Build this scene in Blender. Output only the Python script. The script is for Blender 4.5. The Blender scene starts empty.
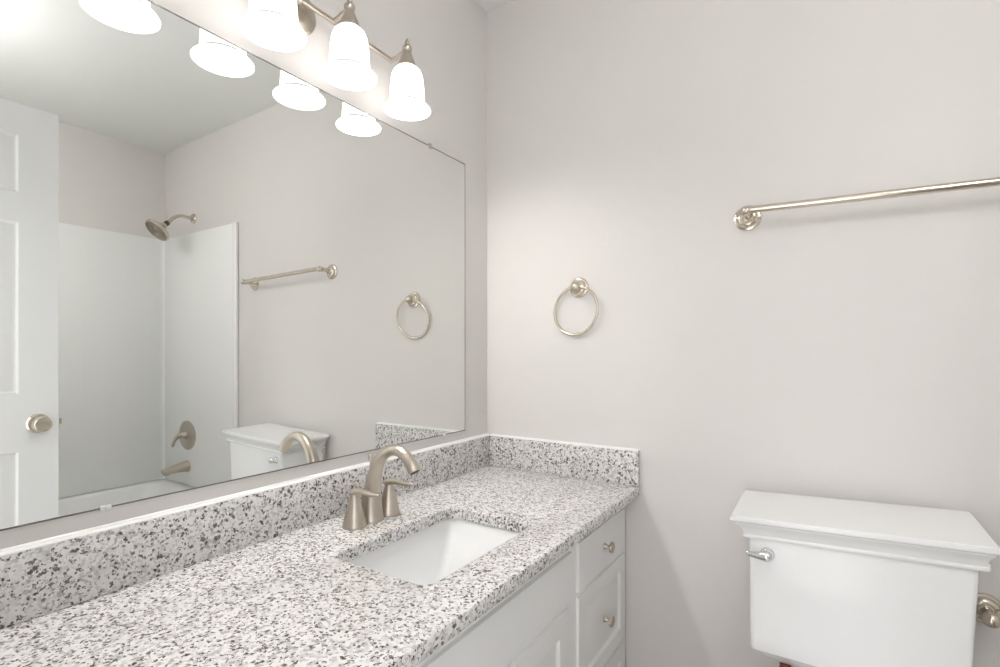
import bpy, bmesh, math
from mathutils import Vector, Matrix

SC = bpy.context.scene
COL = SC.collection
PI = math.pi

# ------------------------------------------------------------------ camera
F_PX, HORIZON = 508.3, 352.0
YAW = math.atan(327.0 / F_PX)
cam_data = bpy.data.cameras.new('camera')
cam_data.sensor_width = 36.0
cam_data.lens = 36.0 * F_PX / 1000.0
cam_data.shift_y = (HORIZON - 333.5) / 1000.0
cam_data.clip_start = 0.02
cam = bpy.data.objects.new('camera', cam_data)
cam.location = (1.0495, -1.55, 1.19)
cam.rotation_euler = (PI / 2, 0, YAW)
COL.objects.link(cam)
SC.camera = cam

# ------------------------------------------------------------------ world, light, exposure
world = bpy.data.worlds.new('world')
world.use_nodes = True
world.node_tree.nodes['Background'].inputs[0].default_value = (1.0, 1.0, 1.0, 1)
world.node_tree.nodes['Background'].inputs[1].default_value = 0.3
SC.world = world
SC.view_settings.view_transform = 'Standard'
SC.view_settings.look = 'None'
SC.view_settings.gamma = 1.0
SC.view_settings.use_curve_mapping = False
SC.view_settings.exposure = 0.0

BULB_L = 165          # radiance of the four bulbs
SHADE_L = 1.9          # radiance of the opal glass shades
HALL_W = 7.6          # added fill light outside the open doorway, standing in for hall daylight

hall = bpy.data.lights.new('hall_fill', 'AREA')
hall.shape = 'RECTANGLE'
hall.size, hall.size_y = 0.58, 1.95
hall.energy = HALL_W
hall.color = (1.0, 1.0, 1.0)
hall_o = bpy.data.objects.new('hall_fill', hall)
hall_o.location = (0.935, -1.72, 1.03)
hall_o.rotation_euler = (PI / 2, 0, 0)
COL.objects.link(hall_o)

FILL_GLOBE_L = 22.5         # radiance of the added, unseen fill globe between the door and the tub


# ------------------------------------------------------------------ materials
def new_mat(name):
    m = bpy.data.materials.new(name)
    m.use_nodes = True
    nt = m.node_tree
    return m, nt, nt.nodes['Principled BSDF']


def ramp(nt, stops, src):
    r = nt.nodes.new('ShaderNodeValToRGB')
    els = r.color_ramp.elements
    while len(els) < len(stops):
        els.new(0.5)
    for e, (p, c) in zip(els, stops):
        e.position = p
        e.color = (*c, 1)
    nt.links.new(src, r.inputs[0])
    return r


def noise_bump(nt, b, scale, strength, dist=0.001):
    tc = nt.nodes.new('ShaderNodeTexCoord')
    n = nt.nodes.new('ShaderNodeTexNoise')
    n.inputs['Scale'].default_value = scale
    n.inputs['Detail'].default_value = 3
    nt.links.new(tc.outputs['Object'], n.inputs['Vector'])
    bp = nt.nodes.new('ShaderNodeBump')
    bp.inputs['Strength'].default_value = strength
    bp.inputs['Distance'].default_value = dist
    nt.links.new(n.outputs['Fac'], bp.inputs['Height'])
    nt.links.new(bp.outputs['Normal'], b.inputs['Normal'])
    return n


def paint(name, col, rough=0.5, bump=0.0, scale=300, spec=0.5):
    m, nt, b = new_mat(name)
    b.inputs['Roughness'].default_value = rough
    b.inputs['Specular IOR Level'].default_value = spec
    n = noise_bump(nt, b, scale, bump)
    c0 = tuple(c * 0.985 for c in col)
    r = ramp(nt, [(0.3, c0), (0.7, col)], n.outputs['Fac'])
    nt.links.new(r.outputs[0], b.inputs['Base Color'])
    return m


def metal(name, col, rough, scale=400):
    m, nt, b = new_mat(name)
    b.inputs['Metallic'].default_value = 1.0
    b.inputs['Base Color'].default_value = (*col, 1)
    tc = nt.nodes.new('ShaderNodeTexCoord')
    n = nt.nodes.new('ShaderNodeTexNoise')
    n.inputs['Scale'].default_value = 25
    nt.links.new(tc.outputs['Object'], n.inputs['Vector'])
    mr = nt.nodes.new('ShaderNodeMapRange')
    mr.inputs['To Min'].default_value = rough * 0.97
    mr.inputs['To Max'].default_value = rough * 1.03
    nt.links.new(n.outputs['Fac'], mr.inputs['Value'])
    nt.links.new(mr.outputs[0], b.inputs['Roughness'])
    return m


def granite(name):
    m, nt, b = new_mat(name)
    L = nt.links
    tc = nt.nodes.new('ShaderNodeTexCoord')
    dn = nt.nodes.new('ShaderNodeTexNoise')
    dn.inputs['Scale'].default_value = 280
    dn.inputs['Detail'].default_value = 2
    L.new(tc.outputs['Object'], dn.inputs['Vector'])
    sub = nt.nodes.new('ShaderNodeVectorMath'); sub.operation = 'SUBTRACT'
    sub.inputs[1].default_value = (0.5, 0.5, 0.5)
    L.new(dn.outputs['Color'], sub.inputs[0])
    sc = nt.nodes.new('ShaderNodeVectorMath'); sc.operation = 'SCALE'
    sc.inputs['Scale'].default_value = 0.007
    L.new(sub.outputs[0], sc.inputs[0])
    add = nt.nodes.new('ShaderNodeVectorMath'); add.operation = 'ADD'
    L.new(tc.outputs['Object'], add.inputs[0]); L.new(sc.outputs[0], add.inputs[1])

    def cells(scale):
        v = nt.nodes.new('ShaderNodeTexVoronoi')
        v.inputs['Scale'].default_value = scale
        L.new(add.outputs[0], v.inputs['Vector'])
        s = nt.nodes.new('ShaderNodeSeparateColor')
        L.new(v.outputs['Color'], s.inputs[0])
        return s
    big, small = cells(190), cells(310)
    base = ramp(nt, [(0.0, (0.84, 0.825, 0.815)), (0.50, (0.76, 0.745, 0.74)),
                     (0.82, (0.58, 0.56, 0.56)), (1.0, (0.40, 0.375, 0.36))], big.outputs[0])
    base.color_ramp.interpolation = 'LINEAR'
    spk = ramp(nt, [(0.0, (0, 0, 0)), (0.885, (0, 0, 0)), (0.91, (1, 1, 1)), (1, (1, 1, 1))], small.outputs[1])
    spk2 = ramp(nt, [(0.0, (0, 0, 0)), (0.912, (0, 0, 0)), (0.93, (1, 1, 1)), (1, (1, 1, 1))], big.outputs[2])
    mx = nt.nodes.new('ShaderNodeMath'); mx.operation = 'MAXIMUM'
    L.new(spk.outputs[0], mx.inputs[0]); L.new(spk2.outputs[0], mx.inputs[1])
    dark = ramp(nt, [(0.0, (0.03, 0.023, 0.018)), (0.5, (0.10, 0.078, 0.062)), (1.0, (0.28, 0.235, 0.20))], small.outputs[0])
    mix = nt.nodes.new('ShaderNodeMix'); mix.data_type = 'RGBA'
    L.new(mx.outputs[0], mix.inputs['Factor'])
    L.new(base.outputs[0], mix.inputs[6]); L.new(dark.outputs[0], mix.inputs[7])
    L.new(mix.outputs[2], b.inputs['Base Color'])
    b.inputs['Roughness'].default_value = 0.13
    b.inputs['IOR'].default_value = 1.75
    return m


def grid_tile(name, col):
    """white acrylic with a faint moulded square tile relief"""
    m, nt, b = new_mat(name)
    L = nt.links
    b.inputs['Base Color'].default_value = (*col, 1)
    b.inputs['Roughness'].default_value = 0.22
    tc = nt.nodes.new('ShaderNodeTexCoord')
    mp = nt.nodes.new('ShaderNodeMapping')
    mp.inputs['Scale'].default_value = (1 / 0.11,) * 3
    L.new(tc.outputs['Object'], mp.inputs['Vector'])
    fr = nt.nodes.new('ShaderNodeVectorMath'); fr.operation = 'FRACTION'
    L.new(mp.outputs[0], fr.inputs[0])
    s = nt.nodes.new('ShaderNodeSeparateXYZ')
    L.new(fr.outputs[0], s.inputs[0])

    def groove(out):
        a = nt.nodes.new('ShaderNodeMath'); a.operation = 'SUBTRACT'; a.inputs[1].default_value = 0.5
        L.new(out, a.inputs[0])
        c = nt.nodes.new('ShaderNodeMath'); c.operation = 'ABSOLUTE'
        L.new(a.outputs[0], c.inputs[0])
        g = nt.nodes.new('ShaderNodeMapRange')
        g.inputs['From Min'].default_value = 0.46; g.inputs['From Max'].default_value = 0.5
        L.new(c.outputs[0], g.inputs['Value'])
        return g
    gy, gz = groove(s.outputs[1]), groove(s.outputs[2])
    mx = nt.nodes.new('ShaderNodeMath'); mx.operation = 'MAXIMUM'
    L.new(gy.outputs[0], mx.inputs[0]); L.new(gz.outputs[0], mx.inputs[1])
    bp = nt.nodes.new('ShaderNodeBump'); bp.invert = True
    bp.inputs['Strength'].default_value = 0.12; bp.inputs['Distance'].default_value = 0.002
    L.new(mx.outputs[0], bp.inputs['Height'])
    L.new(bp.outputs['Normal'], b.inputs['Normal'])
    return m


def floor_tile(name):
    m, nt, b = new_mat(name)
    tc = nt.nodes.new('ShaderNodeTexCoord')
    br = nt.nodes.new('ShaderNodeTexBrick')
    br.offset = 0.0
    br.inputs['Scale'].default_value = 1.0
    br.inputs['Brick Width'].default_value = 0.33
    br.inputs['Row Height'].default_value = 0.33
    br.inputs['Mortar Size'].default_value = 0.004
    br.inputs['Color1'].default_value = (0.52, 0.46, 0.40, 1)
    br.inputs['Color2'].default_value = (0.56, 0.50, 0.43, 1)
    br.inputs['Mortar'].default_value = (0.42, 0.38, 0.34, 1)
    nt.links.new(tc.outputs['Object'], br.inputs['Vector'])
    nt.links.new(br.outputs['Color'], b.inputs['Base Color'])
    b.inputs['Roughness'].default_value = 0.45
    return m


def opal(name, strength, col=(1.0, 0.985, 0.96), base=0.9):
    m, nt, b = new_mat(name)
    b.inputs['Base Color'].default_value = (base, base, base * 0.98, 1)
    b.inputs['Roughness'].default_value = 0.25
    tc = nt.nodes.new('ShaderNodeTexCoord')
    n = nt.nodes.new('ShaderNodeTexNoise')
    n.inputs['Scale'].default_value = 30
    nt.links.new(tc.outputs['Object'], n.inputs['Vector'])
    mr = nt.nodes.new('ShaderNodeMapRange')
    mr.inputs['To Min'].default_value = strength * 0.97
    mr.inputs['To Max'].default_value = strength * 1.03
    nt.links.new(n.outputs['Fac'], mr.inputs['Value'])
    b.inputs['Emission Color'].default_value = (*col, 1)
    nt.links.new(mr.outputs[0], b.inputs['Emission Strength'])
    return m


M = {}
M['wall'] = paint('greige_wall_paint', (0.730, 0.702, 0.680), 0.55, 0.05, 350, 0.3)
M['ceiling'] = paint('flat_ceiling_paint', (0.86, 0.865, 0.845), 0.8, 0.05, 200, 0.2)
M['trim'] = paint('white_trim_paint', (0.86, 0.86, 0.86), 0.35, 0.0)
M['door'] = paint('white_door_paint', (0.86, 0.865, 0.87), 0.4, 0.02)
M['cabinet'] = paint('white_cabinet_paint', (0.83, 0.83, 0.825), 0.35, 0.02)
M['cab_in'] = paint('cabinet_carcass', (0.66, 0.64, 0.60), 0.5, 0.02)
M['porcelain'] = paint('white_porcelain', (0.87, 0.87, 0.87), 0.08, 0.0)
M['caulk'] = paint('white_caulk', (0.90, 0.90, 0.89), 0.5, 0.1, 200)
M['acrylic'] = paint('white_tub_acrylic', (0.90, 0.90, 0.885), 0.2, 0.0)
M['surround'] = grid_tile('moulded_tile_acrylic', (0.90, 0.90, 0.885))
M['nickel'] = metal('brushed_nickel', (0.57, 0.515, 0.445), 0.31)
M['nickel_satin'] = metal('polished_nickel', (0.66, 0.595, 0.51), 0.18)
M['chrome'] = metal('chrome', (0.80, 0.80, 0.82), 0.06)
M['nozzle'] = metal('dark_nozzle_plate', (0.30, 0.265, 0.22), 0.4)
M['black'] = paint('black_rubber', (0.03, 0.025, 0.02), 0.5)
M['redrubber'] = paint('dark_red_rubber', (0.20, 0.05, 0.035), 0.6)
M['clip'] = paint('clear_plastic_clip', (0.82, 0.83, 0.82), 0.15)
M['glass_edge'] = paint('ground_glass_edge', (0.22, 0.21, 0.20), 0.3)
M['granite'] = granite('speckled_granite')
M['floor'] = floor_tile('beige_floor_tile')
M['shade'] = opal('lit_opal_glass', SHADE_L)
M['shade_rim'] = opal('lit_opal_glass_rim', SHADE_L * 0.8)
M['shade_bead'] = opal('lit_opal_glass_bead', 0.32, (1.0, 0.985, 0.96), 0.30)
M['globe'] = opal('fill_globe_glass', FILL_GLOBE_L, (1.0, 1.0, 1.0))
M['bulb'] = opal('lit_bulb', BULB_L, (1.0, 0.985, 0.965))
mm, _nt, _b = new_mat('silvered_mirror')
_b.inputs['Metallic'].default_value = 1.0
_b.inputs['Roughness'].default_value = 0.0
_b.inputs['Base Color'].default_value = (0.905, 0.918, 0.90, 1)
M['mirror'] = mm


# ------------------------------------------------------------------ mesh helpers (world coordinates)
def B():
    return bmesh.new()


def box(bm, x0, x1, y0, y1, z0, z1, bev=0.0, seg=2):
    vs = [bm.verts.new((x, y, z)) for x in (x0, x1) for y in (y0, y1) for z in (z0, z1)]
    fs = [(0, 1, 3, 2), (4, 6, 7, 5), (0, 4, 5, 1), (2, 3, 7, 6), (0, 2, 6, 4), (1, 5, 7, 3)]
    faces = [bm.faces.new([vs[i] for i in f]) for f in fs]
    if bev > 0:
        es = list({e for f in faces for e in f.edges})
        bmesh.ops.bevel(bm, geom=es, offset=bev, segments=seg, profile=0.5, affect='EDGES')
    return bm


def frame_of(axis):
    a = Vector(axis).normalized()
    up = Vector((0, 0, 1)) if abs(a.z) < 0.9 else Vector((1, 0, 0))
    u = up.cross(a).normalized()
    return a, u, a.cross(u)


def lathe(bm, origin, axis, prof, n=40, sx=1.0, sy=1.0):
    """prof: list of (radius, height along axis); closed with end caps"""
    a, u, w = frame_of(axis)
    o = Vector(origin)
    rings = []
    for rad, h in prof:
        c = o + a * h
        if rad < 1e-6:
            rings.append([bm.verts.new(c)])
        else:
            rings.append([bm.verts.new(c + u * (rad * sx * math.cos(2 * PI * i / n)) + w * (rad * sy * math.sin(2 * PI * i / n)))
                          for i in range(n)])
    skin(bm, rings)
    return bm


def skin(bm, rings, cap=True):
    for r0, r1 in zip(rings, rings[1:]):
        n = max(len(r0), len(r1))
        for i in range(n):
            j = (i + 1) % n
            if len(r0) == 1 and len(r1) == 1:
                continue
            if len(r0) == 1:
                bm.faces.new((r0[0], r1[i], r1[j]))
            elif len(r1) == 1:
                bm.faces.new((r0[i], r1[0], r0[j]))
            else:
                bm.faces.new((r0[i], r1[i], r1[j], r0[j]))
    if cap:
        for r in (rings[0], rings[-1]):
            if len(r) > 2:
                bm.faces.new(r)


def spline(pts, per=8):
    """Catmull-Rom through points (tuples of any length)"""
    P = [Vector(p) if len(p) <= 4 else p for p in pts]
    out = []
    for i in range(len(P) - 1):
        p0, p1, p2, p3 = P[max(i - 1, 0)], P[i], P[i + 1], P[min(i + 2, len(P) - 1)]
        for k in range(per):
            t = k / per
            out.append(0.5 * ((2 * p1) + (p2 - p0) * t + (2 * p0 - 5 * p1 + 4 * p2 - p3) * t * t + (3 * p1 - p0 - 3 * p2 + p3) * t ** 3))
    out.append(P[-1].copy())
    return out


def tube(bm, pts, rad, n=16, closed=False, flat=1.0):
    """pts: list of Vectors; rad: number or list"""
    pts = [Vector(p) for p in pts]
    m = len(pts)
    rads = rad if isinstance(rad, (list, tuple)) else [rad] * m
    tang = []
    for i in range(m):
        if closed:
            t = pts[(i + 1) % m] - pts[(i - 1) % m]
        else:
            t = pts[min(i + 1, m - 1)] - pts[max(i - 1, 0)]
        tang.append(t.normalized())
    a, u, w = frame_of(tang[0])
    rings = []
    for i in range(m):
        t = tang[i]
        u = (u - t * u.dot(t)).normalized()
        w = t.cross(u)
        rings.append([bm.verts.new(pts[i] + u * (rads[i] * math.cos(2 * PI * k / n)) + w * (rads[i] * flat * math.sin(2 * PI * k / n)))
                      for k in range(n)])
    if closed:
        rings.append(rings[0])
        skin(bm, rings, cap=False)
    else:
        skin(bm, rings)
    return bm


def swept(bm, pts4, n=16, per=8, flat=1.0):
    """pts4: (x, y, z, r) control points smoothed by a spline"""
    s = spline([Vector(p) for p in pts4], per)
    return tube(bm, [p.to_3d() for p in s], [p[3] for p in s], n, False, flat)


def ball(bm, c, r, n=20, sc=(1, 1, 1)):
    mat = Matrix.Translation(c) @ Matrix.Diagonal((r * sc[0], r * sc[1], r * sc[2], 1))
    bmesh.ops.create_uvsphere(bm, u_segments=n, v_segments=n // 2, radius=1.0, matrix=mat)
    return bm


def rrect(x0, x1, y0, y1, r, k=6):
    """rounded rectangle, counter-clockwise, k+1 points per corner"""
    r = max(r, 1e-4)
    out = []
    for cx, cy, a0 in ((x1 - r, y1 - r, 0), (x0 + r, y1 - r, PI / 2), (x0 + r, y0 + r, PI), (x1 - r, y0 + r, 1.5 * PI)):
        for i in range(k + 1):
            a = a0 + PI / 2 * i / k
            out.append((cx + r * math.cos(a), cy + r * math.sin(a)))
    return out


def stack(bm, layers, k=6, cap=True):
    """layers of (x0, x1, y0, y1, z, r) lofted"""
    rings = []
    for x0, x1, y0, y1, z, r in layers:
        rings.append([bm.verts.new((x, y, z)) for x, y in rrect(x0, x1, y0, y1, r, k)])
    skin(bm, rings, cap)
    return bm


def panel_front(bm, x, y0, y1, z0, z1, t, rects, out=1, edge=0.006):
    """slab facing +x (out=1) or -x with eased edges and raised-panel recesses cut in its face.
    x: face plane; t: thickness; rects: (y0, y1, z0, z1)"""
    xs = x - out * t
    lo, hi = min(x, xs), max(x, xs)
    # back box a little below the face
    face_x = x
    base = x - out * 0.010
    box(bm, min(base, xs), max(base, xs), y0, y1, z0, z1)
    # face tiles between recesses: grid lines
    ys = sorted({y0, y1, *[v for r in rects for v in r[:2]]})
    zs = sorted({z0, z1, *[v for r in rects for v in r[2:]]})

    def inside(a, b):
        return any(r[0] - 1e-6 < a < r[1] + 1e-6 and r[2] - 1e-6 < b < r[3] + 1e-6 for r in rects)
    grid = {}

    def V(xx, yy, zz):
        key = (round(xx, 5), round(yy, 5), round(zz, 5))
        if key not in grid:
            grid[key] = bm.verts.new((xx, yy, zz))
        return grid[key]

    def quad(pts):
        vs = [V(*p) for p in pts]
        bm.faces.new(vs if out > 0 else vs[::-1])

    e = edge

    def ins(v, a, b):
        return min(max(v, a + e), b - e)
    for a, b in zip(ys, ys[1:]):
        for c, d in zip(zs, zs[1:]):
            if not inside((a + b) / 2, (c + d) / 2):
                quad([(face_x, ins(a, y0, y1), ins(c, z0, z1)), (face_x, ins(b, y0, y1), ins(c, z0, z1)),
                      (face_x, ins(b, y0, y1), ins(d, z0, z1)), (face_x, ins(a, y0, y1), ins(d, z0, z1))])
    # eased outer edge
    o = [(y0, z0), (y1, z0), (y1, z1), (y0, z1)]
    i = [(y0 + e, z0 + e), (y1 - e, z0 + e), (y1 - e, z1 - e), (y0 + e, z1 - e)]
    steps = [(0, 0.010), (0.35, 0.0045), (0.7, 0.0015), (1, 0)]
    for (f0, d0), (f1, d1) in zip(steps, steps[1:]):
        for k in range(4):
            l = (k + 1) % 4

            def P(f, q, dd):
                return (x - out * dd, o[q][0] + (i[q][0] - o[q][0]) * f, o[q][1] + (i[q][1] - o[q][1]) * f)
            quad([P(f0, k, d0), P(f0, l, d0), P(f1, l, d1), P(f1, k, d1)])
    # recesses: dip, then sloped raised field
    for r in rects:
        prof = [(0, 0), (0.006, 0.0065), (0.012, 0.0075), (0.036, 0.0025), (0.040, 0.002)]
        lim = 0.48 * min(r[1] - r[0], r[3] - r[2])
        loops = [[(x - out * dd, r[0] + min(g, lim), r[2] + min(g, lim)), (x - out * dd, r[1] - min(g, lim), r[2] + min(g, lim)),
                  (x - out * dd, r[1] - min(g, lim), r[3] - min(g, lim)), (x - out * dd, r[0] + min(g, lim), r[3] - min(g, lim))] for g, dd in prof]
        for A, C in zip(loops, loops[1:]):
            for k in range(4):
                l = (k + 1) % 4
                quad([A[k], A[l], C[l], C[k]])
        quad(loops[-1])
    return bm


def obj(name, bm, mat, parent=None, origin=None, smooth=True, angle=35):
    """world-space bmesh -> one object; vertices stored relative to the thing's origin"""
    bmesh.ops.remove_doubles(bm, verts=bm.verts, dist=1e-6)
    bmesh.ops.recalc_face_normals(bm, faces=bm.faces)
    root = parent
    while root is not None and root.parent is not None:
        root = root.parent
    if root is not None:
        org = Vector(root.location)
    elif origin is not None:
        org = Vector(origin)
    else:
        org = Vector((0, 0, 0))
    bmesh.ops.translate(bm, vec=-org, verts=bm.verts)
    me = bpy.data.meshes.new(name)
    if smooth:
        for f in bm.faces:
            f.smooth = True
        lim = math.radians(angle)
        for e in bm.edges:
            if len(e.link_faces) == 2 and e.calc_face_angle(0) > lim:
                e.smooth = False
    bm.to_mesh(me)
    bm.free()
    me.materials.append(M[mat])
    o = bpy.data.objects.new(name, me)
    COL.objects.link(o)
    if parent is not None:
        o.parent = parent
    else:
        o.location = org
    return o


def thing(name, label, cat, loc, group=None):
    o = bpy.data.objects.new(name, None)
    o.empty_display_size = 0.05
    COL.objects.link(o)
    o.location = loc
    return tag(o, label, cat, group)


def tag(o, label, cat, group=None):
    o['label'] = label
    o['category'] = cat
    if group:
        o['group'] = group
    return o


def struct(o, label, cat):
    o['kind'] = 'structure'
    return tag(o, label, cat)


# ------------------------------------------------------------------ the room
RW, RD, RH = 2.455, 1.53, 2.44      # far wall x, front wall y (negative), ceiling
T = 0.11
DX0, DX1, DH = 0.63, 1.24, 2.04     # doorway in the front wall
struct(obj('floor', box(B(), -T, RW + T, -RD - 1.0, T, -0.1, 0.0), 'floor', smooth=False), 'beige tiled bathroom floor', 'floor')
struct(obj('ceiling', box(B(), -T, RW + T, -RD - T, T, RH, RH + 0.1), 'ceiling', smooth=False), 'flat pale grey-white ceiling', 'ceiling')
struct(obj('wall_left', box(B(), -T, -0.003, -RD - T, T, 0, RH), 'wall', smooth=False), 'greige painted wall behind the mirror and vanity light', 'wall')
struct(obj('wall_back', box(B(), -0.003, RW, 0, T, 0, RH), 'wall', smooth=False), 'greige painted wall with the towel ring, towel bar and toilet', 'wall')
struct(obj('wall_right', box(B(), RW, RW + T, -RD - T, T, 0, RH), 'wall', smooth=False), 'greige wall above the tub surround seen in the mirror', 'wall')
fw = B()
box(fw, -0.003, DX0 - 0.02, -RD - T, -RD, 0, RH)
box(fw, DX1 + 0.02, RW, -RD - T, -RD, 0, RH)
box(fw, DX0 - 0.02, DX1 + 0.02, -RD - T, -RD, DH + 0.02, RH)
struct(obj('wall_front', fw, 'wall', smooth=False), 'greige wall around the doorway', 'wall')
bb = B()
box(bb, 0.545, 1.69, -0.014, 0.0, 0.0, 0.09, 0.003)
struct(obj('baseboard_back', bb, 'trim'), 'white baseboard behind the toilet', 'baseboard')
cs = B()
for x0, x1 in ((DX0 - 0.02, DX0), (DX1, DX1 + 0.02)):
    box(cs, x0, x1, -RD - T, -RD, 0, DH)
box(cs, DX0 - 0.02, DX1 + 0.02, -RD - T, -RD, DH, DH + 0.02)
for x0, x1 in ((DX0 - 0.058, DX0 - 0.004), (DX1 + 0.004, DX1 + 0.062)):
    box(cs, x0, x1, -RD, -RD + 0.014, 0, DH + 0.062, 0.004)
box(cs, DX0 - 0.004, DX1 + 0.004, -RD, -RD + 0.014, DH + 0.004, DH + 0.062, 0.004)
struct(obj('trim_1', cs, 'trim'), 'white door casing around the doorway', 'trim')

# ------------------------------------------------------------------ door (open into the room, seen in the mirror)
DFX, DY0, DY1 = 1.24, -1.485, -0.879
d = thing('door_1', 'open white six-panel door with nickel knob, seen in the mirror', 'door', (DFX + 0.0175, DY0, 0.0))
d['kind'] = 'structure'
st = 0.109
mid = 0.085
pw = (DY1 - DY0 - 2 * st - mid) / 2
cols = [(DY0 + st, DY0 + st + pw), (DY1 - st - pw, DY1 - st)]
rects = [(a, b, c, e) for a, b in cols for c, e in ((0.24, 0.853), (1.048, 1.628), (1.728, 1.922))]
leaf = panel_front(B(), DFX, DY0, DY1, 0.012, 2.03, 0.024, rects, out=-1, edge=0.003)
panel_front(leaf, DFX + 0.035, DY0, DY1, 0.012, 2.03, 0.02, rects, out=1, edge=0.003)
obj('door_leaf', leaf, 'door', d, angle=20)
kz, ky = 0.944, -0.938
for sgn, xf in ((-1, DFX), (1, DFX + 0.035)):
    kn = lathe(B(), (xf, ky, kz), (sgn, 0, 0), [(0, -0.002), (0.033, 0.0), (0.033, 0.004), (0.028, 0.009), (0.014, 0.011), (0.012, 0.020),
                                              (0.016, 0.025), (0.025, 0.032), (0.0270, 0.041), (0.0255, 0.049), (0.021, 0.0535), (0.019, 0.053), (0, 0.051)], 36)
    ko = obj('door_knob', kn, 'nickel_satin', d)
lt = B()
box(lt, DFX + 0.007, DFX + 0.028, DY1 - 0.001, DY1 + 0.0015, kz - 0.028, kz + 0.028, 0.0006)
box(lt, DFX + 0.011, DFX + 0.024, DY1, DY1 + 0.010, kz - 0.010, kz + 0.010, 0.002)
obj('latch', lt, 'nickel', d)
for hz in (0.25, 1.05, 1.82):
    hg = tube(B(), [(DFX - 0.004, DY0 - 0.006, hz - 0.045), (DFX - 0.004, DY0 - 0.006, hz + 0.045)], 0.006, 12)
    box(hg, DFX + 0.002, DFX + 0.03, DY0 - 0.002, DY0 + 0.0005, hz - 0.045, hz + 0.045)
    obj('hinge', hg, 'nickel', d)

# ------------------------------------------------------------------ mirror
MY0, MY1, MZ0, MZ1 = -1.40, -0.142, 0.921, 1.836
mr = thing('wall_mirror', 'large frameless wall mirror above the granite backsplash', 'mirror', (0, (MY0 + MY1) / 2, MZ0))
gl = B()
box(gl, -0.003, 0.0, MY0, MY1, MZ0, MZ1, 0.0012, 1)
obj('mirror_glass', gl, 'mirror', mr, smooth=False)
eg = B()
for a_, b_, c_, d_ in ((MY0 - 0.0016, MY1 + 0.0016, MZ1, MZ1 + 0.0022), (MY0 - 0.0016, MY1 + 0.0016, MZ0 - 0.0016, MZ0), (MY1, MY1 + 0.0016, MZ0, MZ1), (MY0 - 0.0016, MY0, MZ0, MZ1)):
    box(eg, -0.003, 0.0003, a_, b_, c_, d_)
obj('glass_edge', eg, 'glass_edge', mr, smooth=False)['label'] = 'thin dark ground edge'
for y, k_ in ((-1.180, 1.0), (-0.255, 0.7)):
    c = B()
    box(c, -0.003, 0.005, y - 0.008 * k_, y + 0.008 * k_, MZ0 - 0.005, MZ0 + 0.005, 0.002)
    ball(c, (0.005, y, MZ0 - 0.001), 0.0022, 10)
    obj('mirror_clip', c, 'clip', mr)['label'] = 'clear plastic clip on the lower edge'
for y in (-1.21, -0.325):
    c = B()
    box(c, -0.003, 0.004, y - 0.006, y + 0.006, MZ1 - 0.006, MZ1 + 0.009, 0.0015)
    obj('mirror_clip', c, 'nickel', mr)['label'] = 'small metal clip on the upper edge'

# ------------------------------------------------------------------ vanity light
LX, LYS = 0.095, (-0.530, -0.727, -0.924, -1.121)
BARX, BARZ = 0.036, 1.997
vl = thing('vanity_light', 'brushed nickel four-light vanity bar with lit white bell shades', 'light', (-0.003, -0.8255, BARZ))
obj('back_plate', lathe(B(), (-0.003, -0.8255, BARZ - 0.002), (1, 0, 0), [(0, -0.001), (0.062, 0.0), (0.062, 0.004), (0.055, 0.010), (0.051, 0.011), (0.043, 0.018), (0.020, 0.022), (0, 0.023)], 48, 1.22, 1.0), 'nickel', vl)
stem = tube(B(), [(0.012, -0.8255, BARZ), (BARX, -0.8255, BARZ)], 0.009, 16)
ball(stem, (BARX, -0.8255, BARZ), 0.013)
obj('stem', stem, 'nickel', vl)
bar = tube(B(), [(BARX, LYS[3] - 0.004, BARZ), (BARX, LYS[0] + 0.004, BARZ)], 0.0062, 16)
obj('bar', bar, 'nickel', vl)
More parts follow.
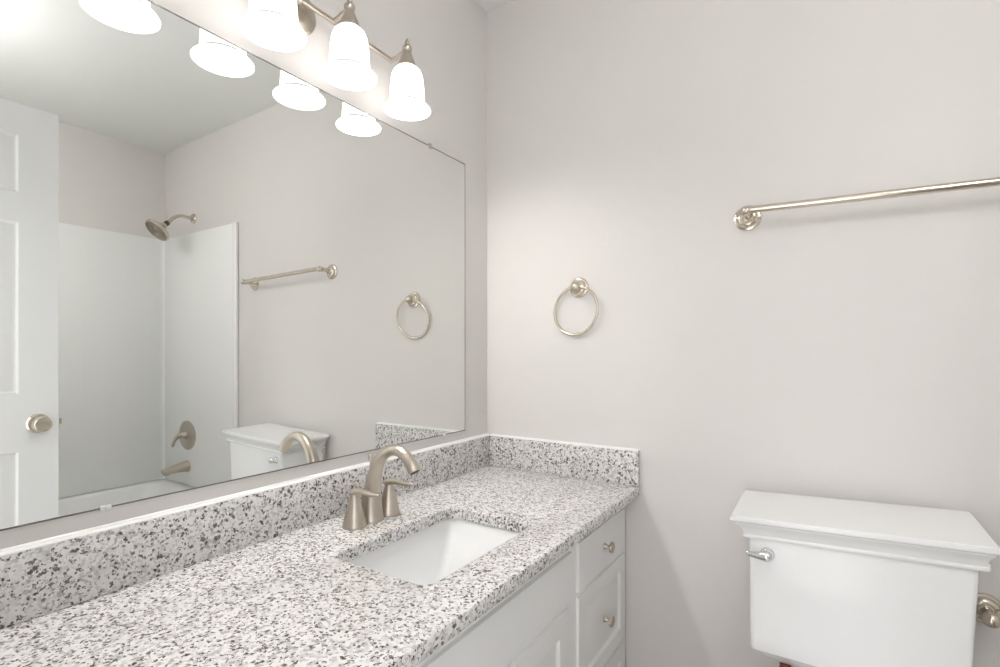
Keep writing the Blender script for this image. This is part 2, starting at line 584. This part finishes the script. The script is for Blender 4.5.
for y in LYS:
    arm = tube(B(), spline([Vector((BARX, y, BARZ)), Vector((BARX + 0.02, y, BARZ + 0.002)), Vector((LX - 0.022, y, BARZ + 0.006)), Vector((LX, y, BARZ + 0.008))], 5), 0.0055, 14)
    ball(arm, (BARX, y, BARZ), 0.0072, 16)
    obj('lamp_arm', arm, 'nickel', vl)
    cap = lathe(B(), (LX, y, 0), (0, 0, 1), [(0.0, 1.956), (0.0250, 1.957), (0.0255, 1.962), (0.0235, 1.968), (0.0180, 1.981), (0.0135, 1.992), (0.0115, 1.997), (0.0115, 2.002), (0.0, 2.0025)], 32)
    co = obj('socket_cap', cap, 'nickel', vl)
    fin = lathe(B(), (LX, y, 0), (0, 0, 1), [(0.0, 2.001), (0.010, 2.002), (0.0128, 2.007), (0.0128, 2.013), (0.009, 2.018), (0.0048, 2.0205), (0.0068, 2.024),
                                           (0.0068, 2.027), (0.004, 2.031), (0.0028, 2.036), (0.0, 2.038)], 24)
    obj('finial', fin, 'nickel', co)
    prof = [(0.020, 1.9590), (0.0285, 1.9560), (0.0365, 1.9480), (0.0415, 1.9360), (0.0438, 1.9200), (0.0454, 1.9000), (0.0468, 1.8760), (0.0480, 1.8560)]
    inner = [(r - 0.003, z) for r, z in prof]
    sh = B()
    rings = []
    for r, z in prof + [(0.0470, 1.8540)] + inner[::-1] + [(0.016, 1.9585)]:
        rings.append([sh.verts.new((LX + r * math.cos(2 * PI * i / 48), y + r * math.sin(2 * PI * i / 48), z)) for i in range(48)])
    rings.append(rings[0])
    skin(sh, rings, cap=False)
    so = obj('lamp_shade', sh, 'shade', vl, angle=60)
    bd = B()
    tube(bd, [Vector((LX + 0.0485 * math.cos(2 * PI * i / 48), y + 0.0485 * math.sin(2 * PI * i / 48), 1.8560)) for i in range(48)], 0.0036, 10, True)
    obj('glass_bead', bd, 'shade_bead', so)['label'] = 'slightly darker glass ring'
    rp = [(0.0470, 1.8530), (0.0520, 1.8524), (0.0580, 1.8506), (0.0620, 1.8480), (0.0640, 1.8450), (0.0636, 1.8428), (0.0615, 1.8420), (0.0580, 1.8440), (0.0520, 1.8470), (0.0460, 1.8500)]
    rb = B()
    rings = []
    for r, z in rp:
        rings.append([rb.verts.new((LX + r * math.cos(2 * PI * i / 48), y + r * math.sin(2 * PI * i / 48), z)) for i in range(48)])
    rings.append(rings[0])
    skin(rb, rings, cap=False)
    obj('shade_rim', rb, 'shade_rim', so, angle=60)
    bu = lathe(B(), (LX, y, 0), (0, 0, 1), [(0, 1.841), (0.012, 1.8425), (0.022, 1.849), (0.029, 1.860), (0.031, 1.873), (0.028, 1.890), (0.021, 1.909), (0.0145, 1.924), (0.013, 1.937), (0.013, 1.956), (0, 1.956)], 24)
    obj('bulb', bu, 'bulb', vl)

# ------------------------------------------------------------------ globe added out of view behind the open door, to brighten the room
GX, GY, GZ = 1.52, -1.36, 2.13
cl = thing('fill_globe', 'added white fill globe on the ceiling, out of view behind the open door', 'light', (GX, GY, RH))
obj('canopy', lathe(B(), (GX, GY, RH), (0, 0, -1), [(0, 0), (0.065, 0.0), (0.065, 0.012), (0.055, 0.022), (0.020, 0.028), (0.014, 0.036), (0.014, 0.165), (0.030, 0.180), (0.030, 0.190), (0, 0.190)], 36), 'nickel', cl)
obj('globe', ball(B(), (GX, GY, GZ), 0.125, 40), 'globe', cl, angle=60)

# ------------------------------------------------------------------ vanity cabinet
CF = 0.527          # plane of the door and drawer faces
CTOP = 0.747
vc = thing('vanity_cabinet', 'white vanity cabinet with raised-panel drawers under the granite top', 'cabinet', (0.26, -RD / 2, 0))
body = B()
FB = CF - 0.0075    # face frame plane
Y0c, Y1c = -RD + 0.004, -0.003
box(body, 0.005, 0.023, Y0c, Y1c, 0.10, CTOP - 0.002)          # back
for y in (Y0c, -0.97, -0.415, Y1c - 0.018):
    box(body, 0.023, FB - 0.002, y, y + 0.018, 0.10, CTOP - 0.002)
box(body, 0.023, FB - 0.002, Y0c, Y1c, 0.10, 0.118)
# face frame
for a, b in ((Y0c, Y0c + 0.03), (-0.995, -0.945), (-0.425, -0.368), (Y1c - 0.032, Y1c)):
    box(body, FB - 0.019, FB, a, b, 0.10, CTOP - 0.002)
for a, b in ((0.10, 0.13), (0.555, 0.600), (0.69, CTOP - 0.002)):
    box(body, FB - 0.019, FB - 0.0007, Y0c + 0.001, Y1c - 0.001, a, b)
for a, b in ((0.295, 0.33),):
    box(body, FB - 0.019, FB - 0.0007, -0.372, Y1c - 0.001, a, b)
    box(body, FB - 0.019, FB - 0.0007, Y0c + 0.001, -0.991, a, b)
obj('carcass', body, 'cabinet', vc, smooth=False)
box_k = box(B(), 0.06, FB - 0.07, Y0c, Y1c, 0.0, 0.10)
obj('toe_kick', box_k, 'cab_in', vc, smooth=False)


def knob(parent, y, z):
    k = lathe(B(), (CF, y, z), (1, 0, 0), [(0, -0.001), (0.0085, 0.0), (0.0085, 0.002), (0.0055, 0.006), (0.0048, 0.014), (0.008, 0.017), (0.0145, 0.019),
                                         (0.0155, 0.022), (0.0145, 0.0255), (0.009, 0.028), (0, 0.0287)], 28)
    return obj('knob', k, 'nickel', parent)


def drawer(y0, y1, z0, z1, raised):
    r = [(y0 + 0.042, y1 - 0.042, z0 + 0.042, z1 - 0.042)] if raised else []
    o = obj('drawer', panel_front(B(), CF, y0, y1, z0, z1, 0.0115, r, 1, 0.002), 'cabinet', vc, angle=18)
    knob(o, (y0 + y1) / 2, (z0 + z1) / 2)


for a, b in ((-0.374, -0.026), (-1.36, -1.012)):
    drawer(a, b, 0.586, 0.712, False)
    drawer(a, b, 0.316, 0.574, True)
    drawer(a, b, 0.120, 0.307, True)
obj('false_front', panel_front(B(), CF, -0.962, -0.412, 0.584, 0.703, 0.0115, [], 1, 0.002), 'cabinet', vc, angle=18)
for a, b, ky_ in ((-0.684, -0.430, -0.655), (-0.944, -0.690, -0.719)):
    do = obj('cabinet_door', panel_front(B(), CF, a, b, 0.120, 0.571, 0.0115, [(a + 0.05, b - 0.05, 0.17, 0.521)], 1, 0.002), 'cabinet', vc, angle=18)
    knob(do, ky_, 0.50)

# ------------------------------------------------------------------ granite top, backsplashes
CX1, CZ, CT = 0.566, 0.777, 0.029
SX0, SX1, SY0, SY1 = 0.203, 0.459, -0.868, -0.478
ct = B()
Y0t = -RD + 0.001


def slab_ring(bm, z, grow=0.0, inset=0.0):
    inner = [bm.verts.new((x, y, z)) for x, y in rrect(SX0 - inset, SX1 + inset, SY0 - inset, SY1 + inset, 0.028 + inset, 7)]
    oc = [(CX1 - grow, 0.0), (0.0, 0.0), (0.0, Y0t), (CX1 - grow, Y0t)]
    outer = [bm.verts.new((x, y, z)) for x, y in oc]
    return inner, outer


def ring_faces(bm, inner, outer):
    n = len(inner)
    for i in range(n):
        j = (i + 1) % n
        a, b = outer[i // 8], outer[j // 8]
        if a is b:
            bm.faces.new((inner[i], inner[j], a))
        else:
            bm.faces.new((inner[i], inner[j], b, a))


lv = [(CZ - CT, 0.003, 0.0), (CZ - CT + 0.003, 0.0, 0.0), (CZ - 0.003, 0.0, 0.0), (CZ - 0.0009, 0.0009, 0.0009), (CZ, 0.003, 0.003)]
prev = None
for idx, (z, g, ins_) in enumerate(lv):
    inner, outer = slab_ring(ct, z, g, ins_)
    if idx in (0, len(lv) - 1):
        ring_faces(ct, inner, outer)
    if prev:
        for A, C in ((prev[0], inner), (prev[1], outer)):
            n = len(A)
            for i in range(n):
                j = (i + 1) % n
                ct.faces.new((A[i], A[j], C[j], C[i]))
    prev = (inner, outer)
tag(obj('countertop', ct, 'granite', None, (0.28, -RD / 2, CZ - CT), angle=50), 'speckled white-grey granite countertop on the white vanity', 'countertop')

BZ = 0.887
b1 = thing('backsplash', 'long granite backsplash strip under the wall mirror', 'backsplash', (0.0, -RD / 2, CZ))
obj('stone_strip', box(B(), -0.002, 0.018, Y0t, -0.0005, CZ + 0.0005, BZ - 0.001, 0.0015, 2), 'granite', b1)
ck = box(B(), -0.003, 0.0175, Y0t, -0.0005, BZ - 0.0015, BZ + 0.001, 0.0008)
tube(ck, [(-0.001, Y0t, BZ), (-0.001, -0.001, BZ)], 0.0045, 10)
obj('caulk_bead', ck, 'caulk', b1)
b2 = thing('side_splash', 'short granite side splash on the wall below the towel ring', 'backsplash', (0.29, -0.01, CZ))
obj('stone_strip', box(B(), 0.0185, CX1 - 0.001, -0.019, -0.0005, CZ + 0.0005, BZ - 0.001, 0.0015, 2), 'granite', b2)
ck = box(B(), 0.0185, CX1 - 0.002, -0.0185, 0.0, BZ - 0.0015, BZ + 0.001, 0.0008)
tube(ck, [(0.018, -0.001, BZ), (CX1 - 0.002, -0.001, BZ)], 0.004, 10)
obj('caulk_bead', ck, 'caulk', b2)

# ------------------------------------------------------------------ sink
sk = thing('sink', 'white rectangular undermount sink set into the granite', 'sink', ((SX0 + SX1) / 2, (SY0 + SY1) / 2, 0.60))
bs = B()
zt = CZ - CT - 0.0005


def L_(i, z, r):      # inset from the cutout on x-back, x-front, y-left, y-right
    return (SX0 + i[0], SX1 - i[1], SY0 + i[2], SY1 - i[3], z, r)


lay = [L_((-0.028, -0.028, -0.028, -0.028), zt - 0.010, 0.045), L_((-0.028, -0.028, -0.028, -0.028), zt, 0.045),
       L_((-0.006, -0.006, -0.006, -0.006), zt, 0.030), L_((-0.003, -0.003, -0.003, -0.003), zt - 0.003, 0.028),
       L_((0.004, 0.003, 0.003, 0.006), zt - 0.025, 0.024), L_((0.014, 0.010, 0.016, 0.026), zt - 0.055, 0.020),
       L_((0.030, 0.022, 0.046, 0.060), zt - 0.085, 0.018), L_((0.050, 0.038, 0.085, 0.100), zt - 0.108, 0.018),
       L_((0.074, 0.060, 0.120, 0.135), zt - 0.122, 0.02), L_((0.105, 0.100, 0.165, 0.170), zt - 0.130, 0.022)]
# outside of the bowl back up to the flange
lay_out = [L_((0.100, 0.095, 0.160, 0.160), zt - 0.145, 0.02), L_((0.040, 0.028, 0.07, 0.085), zt - 0.118, 0.03),
           L_((-0.008, -0.008, -0.006, -0.006), zt - 0.04, 0.045), L_((-0.012, -0.012, -0.012, -0.012), zt - 0.010, 0.045)]
rings = [[bs.verts.new((x, y, z)) for x, y in rrect(x0, x1, y0, y1, r, 8)] for x0, x1, y0, y1, z, r in lay]
skin(bs, rings, cap=False)
bs.faces.new(rings[-1])
ro = [[bs.verts.new((x, y, z)) for x, y in rrect(x0, x1, y0, y1, r, 8)] for x0, x1, y0, y1, z, r in lay_out]
skin(bs, ro, cap=False)
bs.faces.new(ro[0])
skin(bs, [ro[-1], rings[0]], cap=False)
obj('basin', bs, 'porcelain', sk, angle=60)
obj('drain', lathe(B(), ((SX0 + SX1) / 2, (SY0 + SY1) / 2, zt - 0.1305), (0, 0, 1), [(0, 0), (0.022, 0.0005), (0.022, 0.003), (0.017, 0.0035), (0.016, 0.002), (0.014, 0.0045), (0, 0.006)], 32), 'nickel', sk)

# ------------------------------------------------------------------ faucet
FX, FY = 0.106, -0.668
fa = thing('faucet', 'brushed nickel two-handle arched faucet behind the sink', 'faucet', (FX, FY, CZ))
fb = lathe(B(), (FX, FY, CZ), (0, 0, 1), [(0, 0.0005), (0.0295, 0.0005), (0.0300, 0.003), (0.0285, 0.007), (0.0262, 0.022), (0.0242, 0.045), (0.0228, 0.064), (0.0228, 0.068), (0.0205, 0.072), (0, 0.074)], 36)
obj('spout_base', fb, 'nickel', fa)
sp = swept(B(), [(FX + 0.001, FY, CZ + 0.060, 0.0215), (FX + 0.004, FY, CZ + 0.085, 0.0196), (FX + 0.012, FY, CZ + 0.115, 0.0172), (FX + 0.026, FY, CZ + 0.146, 0.0150), (FX + 0.049, FY, CZ + 0.170, 0.0138),
                 (FX + 0.078, FY, CZ + 0.180, 0.0132), (FX + 0.106, FY, CZ + 0.173, 0.0134), (FX + 0.129, FY, CZ + 0.154, 0.0142), (FX + 0.142, FY, CZ + 0.135, 0.0154)], 28, 8)
obj('spout', sp, 'nickel', fa, angle=60)
tip = Vector((0.012, 0, -0.018)).normalized()
obj('aerator', lathe(B(), Vector((FX + 0.142, FY, CZ + 0.135)) - tip * 0.002, tip, [(0, 0), (0.0115, 0.001), (0.0115, 0.0035), (0.009, 0.004), (0, 0.003)], 24), 'black', fa)
for dy in (-0.056, 0.056):
    hb = lathe(B(), (FX + 0.003, FY + dy, CZ), (0, 0, 1), [(0, 0.0005), (0.0285, 0.0005), (0.0290, 0.003), (0.0278, 0.007), (0.0240, 0.022), (0.0185, 0.044), (0.0140, 0.060), (0.0118, 0.070), (0.0115, 0.076), (0, 0.078)], 32)
    ho = obj('handle', hb, 'nickel', fa)
    lv_ = swept(B(), [(FX - 0.008, FY + dy, CZ + 0.076, 0.0085), (FX + 0.003, FY + dy, CZ + 0.081, 0.0128), (FX + 0.018, FY + dy, CZ + 0.085, 0.0105), (FX + 0.038, FY + dy, CZ + 0.085, 0.0082), (FX + 0.060, FY + dy, CZ + 0.084, 0.0072), (FX + 0.078, FY + dy, CZ + 0.085, 0.0062), (FX + 0.084, FY + dy, CZ + 0.0855, 0.003)], 18, 6, 0.75)
    obj('lever', lv_, 'nickel', ho, angle=60)
rod = tube(B(), [(FX - 0.016, FY + 0.012, CZ + 0.001), (FX - 0.016, FY + 0.012, CZ + 0.145)], 0.0026, 12)
lathe(rod, (FX - 0.016, FY + 0.012, CZ + 0.140), (0, 0, 1), [(0, 0), (0.004, 0.001), (0.0048, 0.004), (0.0058, 0.009), (0.0062, 0.014), (0.0045, 0.0175), (0, 0.0185)], 20)
obj('lift_rod', rod, 'nickel', fa)


# ------------------------------------------------------------------ towel ring, towel bar, paper holder
def rosette(x, z, r=0.0335):
    k = r / 0.0335
    return lathe(B(), (x, 0.0005, z), (0, -1, 0), [(0, 0), (0.0335 * k, 0.0), (0.0335 * k, 0.003), (0.032 * k, 0.006), (0.0285 * k, 0.0075), (0.0265 * k, 0.008), (0.0255 * k, 0.012), (0.022 * k, 0.0155),
                                             (0.0175 * k, 0.017), (0.016 * k, 0.0205), (0.012 * k, 0.024), (0, 0.025)], 44)


def post(bm, x, z, d_, r=0.0075, rb=0.0125):
    lathe(bm, (x, 0, z), (0, -1, 0), [(0, 0.018), (0.0125, 0.019), (0.0095, 0.026), (r, 0.034), (r, d_ - 0.012), (r * 1.25, d_ - 0.009)], 24)
    ball(bm, (x, -d_, z), rb, 22)
    return bm


RX, RZ = 0.370, 1.402
tr = thing('towel_ring', 'round brushed nickel towel ring on the wall over the counter corner', 'towel ring', (RX - 0.009, 0, RZ))
obj('rosette', rosette(RX - 0.007, RZ, 0.033), 'nickel_satin', tr)
obj('post', post(B(), RX - 0.006, RZ, 0.030, 0.010, 0.0155), 'nickel_satin', tr)
R0 = 0.0782
pts = []
for i in range(72):
    a = 2 * PI * i / 72
    pts.append(Vector((0.350 + 0.014 * (1 + math.cos(a)) / 2 + R0 * math.sin(a), -0.024 + 0.014 * (1 - math.cos(a)) / 2 - 0.006 * math.sin(a), RZ - R0 + R0 * math.cos(a) + 0.001)))
obj('ring', tube(B(), pts, 0.0047, 14, True), 'nickel_satin', tr)

tb = thing('towel_bar', 'long brushed nickel towel bar on the wall above the toilet', 'towel bar', (1.17, 0, 1.56))
obj('rosette', rosette(0.865, 1.559, 0.035), 'nickel_satin', tb)
obj('rosette', rosette(1.477, 1.547, 0.035), 'nickel_satin', tb)
obj('post', post(B(), 0.870, 1.5635, 0.066, 0.009, 0.0135), 'nickel_satin', tb)
obj('post', post(B(), 1.475, 1.550, 0.066, 0.009, 0.0135), 'nickel_satin', tb)
obj('bar', tube(B(), [(0.872, -0.066, 1.565), (1.475, -0.066, 1.550)], 0.0092, 20), 'nickel_satin', tb)

tp = thing('toilet_paper_holder', 'brushed nickel toilet paper holder on the wall beside the toilet tank', 'paper holder', (1.42, 0, 0.614))
for x in (1.347, 1.495):
    obj('rosette', rosette(x, 0.614, 0.034), 'nickel_satin', tp)
    obj('post', post(B(), x, 0.614, 0.060, 0.0095, 0.0165), 'nickel_satin', tp)
rl = tube(B(), [(1.352, -0.060, 0.614), (1.39, -0.060, 0.614)], 0.0045, 16)
tube(rl, [(1.384, -0.060, 0.614), (1.474, -0.060, 0.614)], 0.009, 20)
tube(rl, [(1.462, -0.060, 0.614), (1.490, -0.060, 0.614)], 0.006, 16)
obj('roller', rl, 'nickel_satin', tp)

# ------------------------------------------------------------------ toilet
TX = 1.094
to = thing('toilet', 'white two-piece toilet with a stepped square tank lid', 'toilet', (TX, -0.30, 0.0))
ta = B()
YB, YF = -0.022, -0.239
stack(ta, [(0.955, 1.240, YF + 0.055, YB - 0.02, 0.455, 0.02), (0.930, 1.255, YF + 0.030, YB - 0.01, 0.474, 0.012), (0.917, 1.266, YF + 0.014, YB - 0.004, 0.488, 0.010), (0.9000, 1.280, YF + 0.001, YB, 0.5005, 0.010), (0.8985, 1.2815, YF, YB, 0.503, 0.012),
           (0.8980, 1.2835, YF, YB, 0.53, 0.012), (0.8955, 1.2965, YF, YB, 0.775, 0.012)], 6)
obj('tank', ta, 'porcelain', to, angle=22)
ld = B()
ly = []
# (fraction of the overhang, height under the rim, corner radius)
for o_, z, r in ((-0.10, -0.050, 0.004), (0.26, -0.0510, 0.004), (0.30, -0.0490, 0.004), (0.30, -0.0445, 0.004), (0.26, -0.0425, 0.004), (0.30, -0.0395, 0.004), (0.40, -0.0330, 0.004), (0.56, -0.0250, 0.004), (0.76, -0.0190, 0.004),
                 (0.80, -0.0170, 0.004), (0.80, -0.0145, 0.004), (0.94, -0.0130, 0.004), (1.00, -0.0105, 0.004), (1.00, -0.0040, 0.004), (0.97, -0.0012, 0.004), (0.90, 0.0, 0.004), (0.55, 0.0, 0.003), (0.0, 0.0, 0.002)):
    ly.append((0.8955 - 0.0370 * o_, 1.2965 + 0.0250 * o_ + (0.006 if o_ < 0.35 else 0.0), YF - 0.020 * o_, YB + 0.002 if o_ < 0.9 else YB + 0.001, 0.808 + z, r))
stack(ld, ly, 4)
for v_ in ld.verts:                       # the lid sits a touch higher at its right end
    v_.co.z += (v_.co.x - 0.86) * 0.040 + (v_.co.y - YF) * 0.025
obj('tank_lid', ld, 'porcelain', to, angle=24)
hx, hy_, hz_ = 0.935, YF, 0.727
fh = lathe(B(), (hx, hy_ + 0.002, hz_), (0, -1, 0), [(0, 0), (0.0155, 0), (0.0155, 0.003), (0.012, 0.008), (0.008, 0.011), (0.0075, 0.016), (0, 0.017)], 28)
fo = obj('flush_handle', fh, 'chrome', to)
fl = swept(B(), [(hx + 0.009, hy_ - 0.016, hz_ + 0.001, 0.0085), (hx, hy_ - 0.020, hz_ + 0.002, 0.0130), (hx - 0.012, hy_ - 0.021, hz_ + 0.001, 0.0100), (hx - 0.026, hy_ - 0.022, hz_ + 0.001, 0.0070), (hx - 0.038, hy_ - 0.023, hz_ + 0.002, 0.0050), (hx - 0.043, hy_ - 0.023, hz_ + 0.003, 0.002)], 16, 6)
obj('lever', fl, 'chrome', fo, angle=60)
for x in (0.968, 1.216):
    bo = lathe(B(), (x, YF + 0.045, 0.415), (0, 0, 1), [(0, 0), (0.012, 0), (0.012, 0.052), (0, 0.052)], 16)
    obj('tank_bolt', bo, 'redrubber', to)['label'] = 'dark red rubber washer'


def egg(cx, yb, yf, hw, z, n=40):
    out = []
    cy = yb + (yf - yb) * 0.42
    for i in range(n):
        a = 2 * PI * i / n
        s, c = math.sin(a), math.cos(a)
        yy = cy + ((yb - cy) * c if c > 0 else (cy - yf) * c)
        xx = cx + hw * math.copysign(abs(s) ** (0.75 if c > 0 else 0.95), s)
        out.append((xx, yy, z))
    return out


bw = B()
rings = [[bw.verts.new(p) for p in egg(TX, *q)] for q in
         ((-0.06, -0.56, 0.115, 0.0), (-0.06, -0.56, 0.115, 0.03), (-0.07, -0.53, 0.105, 0.06), (-0.08, -0.50, 0.10, 0.16), (-0.08, -0.56, 0.13, 0.24),
          (-0.07, -0.66, 0.17, 0.32), (-0.06, -0.71, 0.185, 0.37), (-0.06, -0.715, 0.185, 0.395), (-0.08, -0.70, 0.172, 0.398), (-0.28, -0.67, 0.135, 0.392), (-0.30, -0.64, 0.115, 0.33), (-0.33, -0.58, 0.08, 0.24), (-0.38, -0.50, 0.04, 0.21))]
skin(bw, rings)
box(bw, 0.955, 1.233, -0.205, -0.05, 0.385, 0.449, 0.02, 3)
obj('bowl', bw, 'porcelain', to, angle=60)
for nm, z0, z1 in (('seat', 0.399, 0.415), ('seat_cover', 0.4155, 0.432)):
    s = B()
    q0 = (-0.225, -0.715, 0.182)
    rings = [[s.verts.new(p) for p in egg(TX, q0[0] - i, q0[1] + i, q0[2] - i, z)] for i, z in ((0.004, z0), (0.0, z0 + 0.004), (0.0, z1 - 0.005), (0.004, z1 - 0.001), (0.012, z1))]
    skin(s, rings)
    obj(nm, s, 'porcelain', to, angle=50)

# ------------------------------------------------------------------ bathtub, surround, shower fittings (seen in the mirror)
AX = 1.69
TBY = -RD + 0.004
tubo = thing('bathtub', 'white alcove bathtub along the far wall, seen in the mirror', 'bathtub', (2.07, -0.76, 0))
tbm = B()
x1, y1 = RW - 0.003, -0.004
tl = [(AX, x1, TBY, y1, 0.0, 0.01), (AX, x1, TBY, y1, 0.385, 0.01), (AX + 0.004, x1, TBY, y1, 0.395, 0.012), (AX + 0.012, x1 - 0.004, TBY + 0.004, y1 - 0.004, 0.398, 0.014),
      (AX + 0.075, x1 - 0.055, TBY + 0.075, y1 - 0.075, 0.396, 0.09), (AX + 0.09, x1 - 0.068, TBY + 0.09, y1 - 0.085, 0.385, 0.1), (AX + 0.12, x1 - 0.095, TBY + 0.16, y1 - 0.115, 0.20, 0.11),
      (AX + 0.155, x1 - 0.13, TBY + 0.26, y1 - 0.15, 0.10, 0.11), (AX + 0.21, x1 - 0.18, TBY + 0.33, y1 - 0.20, 0.075, 0.08)]
stack(tbm, tl, 8)
obj('basin', tbm, 'acrylic', tubo, angle=50)
obj('overflow_plate', lathe(B(), (2.10, y1 - 0.098, 0.30), (0, -1, 0.13), [(0, -0.004), (0.036, -0.002), (0.036, 0.004), (0.03, 0.009), (0, 0.010)], 32), 'nickel', tubo)

su = thing('tub_surround', 'white moulded tile surround on the walls above the bathtub', 'tub surround', (2.07, -0.76, 0.40))
SZ0, SZ1 = 0.3985, 1.893
SXE = 1.628
e1 = box(B(), SXE + 0.03, RW - 0.001, -0.012, -0.001, SZ0, SZ1 - 0.002, 0.002)
eo = obj('end_panel', e1, 'surround', su)
ed = box(B(), SXE, SXE + 0.034, -0.018, -0.001, 0.0, SZ1, 0.005, 3)
obj('edge_strip', ed, 'acrylic', eo)
e2 = box(B(), RW - 0.013, RW - 0.001, TBY, -0.012, SZ0, SZ1 - 0.002, 0.002)
lo_ = obj('long_panel', e2, 'surround', su)
cove = B()
prof = []
for i in range(7):
    a = PI / 2 * i / 6
    prof.append((RW - 0.013 - 0.014 * (1 - math.sin(a)), -0.012 - 0.014 * (1 - math.cos(a))))
prof += [(RW - 0.012, -0.011)]
rings = [[cove.verts.new((x, y, z)) for x, y in prof] for z in (SZ0, SZ1 - 0.003)]
skin(cove, rings)
obj('corner_cove', cove, 'acrylic', lo_, angle=60)
e3 = box(B(), SXE + 0.03, RW - 0.013, -RD + 0.001, -RD + 0.0035, SZ0, SZ1 - 0.002, 0.0008)
obj('end_panel', e3, 'surround', su)

sh = thing('overhead_shower', 'nickel shower head on a bent arm above the tub surround', 'shower head', (2.103, 0, 1.978))
obj('flange', lathe(B(), (2.103, 0.0005, 1.978), (0, -1, 0), [(0, 0), (0.030, 0), (0.030, 0.004), (0.025, 0.010), (0.013, 0.013), (0, 0.014)], 32), 'nickel_satin', sh)
obj('shower_arm', swept(B(), [(2.103, -0.005, 1.978, 0.0095), (2.103, -0.04, 1.980, 0.0095), (2.103, -0.075, 1.979, 0.0095), (2.103, -0.105, 1.964, 0.0095), (2.103, -0.128, 1.940, 0.0095), (2.103, -0.142, 1.925, 0.0095)], 18, 6), 'nickel_satin', sh, angle=60)
ax = Vector((0, -0.707, -0.707))
c0 = Vector((2.103, -0.140, 1.927))
obj('collar', lathe(B(), c0, ax, [(0, 0), (0.013, 0.0), (0.0145, 0.003), (0.0145, 0.022), (0.012, 0.025), (0, 0.025)], 24), 'black', sh)
obj('spray_head', lathe(B(), c0, ax, [(0, 0.022), (0.014, 0.022), (0.018, 0.030), (0.020, 0.038), (0.032, 0.050), (0.052, 0.060), (0.064, 0.066), (0.069, 0.073), (0.069, 0.086), (0.066, 0.089), (0.062, 0.087), (0.060, 0.078), (0, 0.078)], 44), 'nickel_satin', sh)
obj('spray_face', lathe(B(), c0, ax, [(0, 0.077), (0.0595, 0.077), (0.0595, 0.083), (0.050, 0.085), (0.048, 0.083), (0.038, 0.083), (0.036, 0.086), (0.026, 0.086), (0.024, 0.083), (0.012, 0.083), (0.010, 0.086), (0, 0.086)], 44), 'nozzle', sh)['label'] = 'dark ringed nozzle face'

vv = thing('shower_valve', 'oval nickel shower valve plate with a curved lever', 'valve', (2.16, -0.012, 0.695))
obj('escutcheon', lathe(B(), (2.150, -0.0125, 0.695), (0, -1, 0), [(0, 0), (0.086, 0), (0.086, 0.003), (0.080, 0.007), (0.04, 0.011), (0.024, 0.014), (0.022, 0.030), (0.017, 0.036), (0, 0.038)], 48, 1.1, 1.0), 'nickel', vv)
obj('lever', swept(B(), [(2.150, -0.044, 0.700, 0.012), (2.153, -0.056, 0.700, 0.015), (2.158, -0.066, 0.692, 0.011), (2.162, -0.077, 0.676, 0.009), (2.166, -0.085, 0.652, 0.0085), (2.168, -0.088, 0.636, 0.008)], 16, 6), 'nickel', vv, angle=60)
ts = thing('tub_spout', 'nickel tub filler spout below the shower valve', 'tub spout', (2.148, -0.012, 0.51))
s_ = swept(B(), [(2.148, -0.0135, 0.512, 0.034), (2.148, -0.035, 0.512, 0.030), (2.148, -0.075, 0.509, 0.025), (2.148, -0.115, 0.504, 0.022), (2.148, -0.140, 0.498, 0.021), (2.148, -0.147, 0.494, 0.015)], 24, 6)
obj('spout_body', s_, 'nickel', ts, angle=60)
obj('outlet', lathe(B(), (2.148, -0.130, 0.484), (0, -0.25, -1), [(0, 0), (0.014, 0), (0.015, 0.005), (0.011, 0.006), (0, 0.004)], 24), 'nickel', ts)
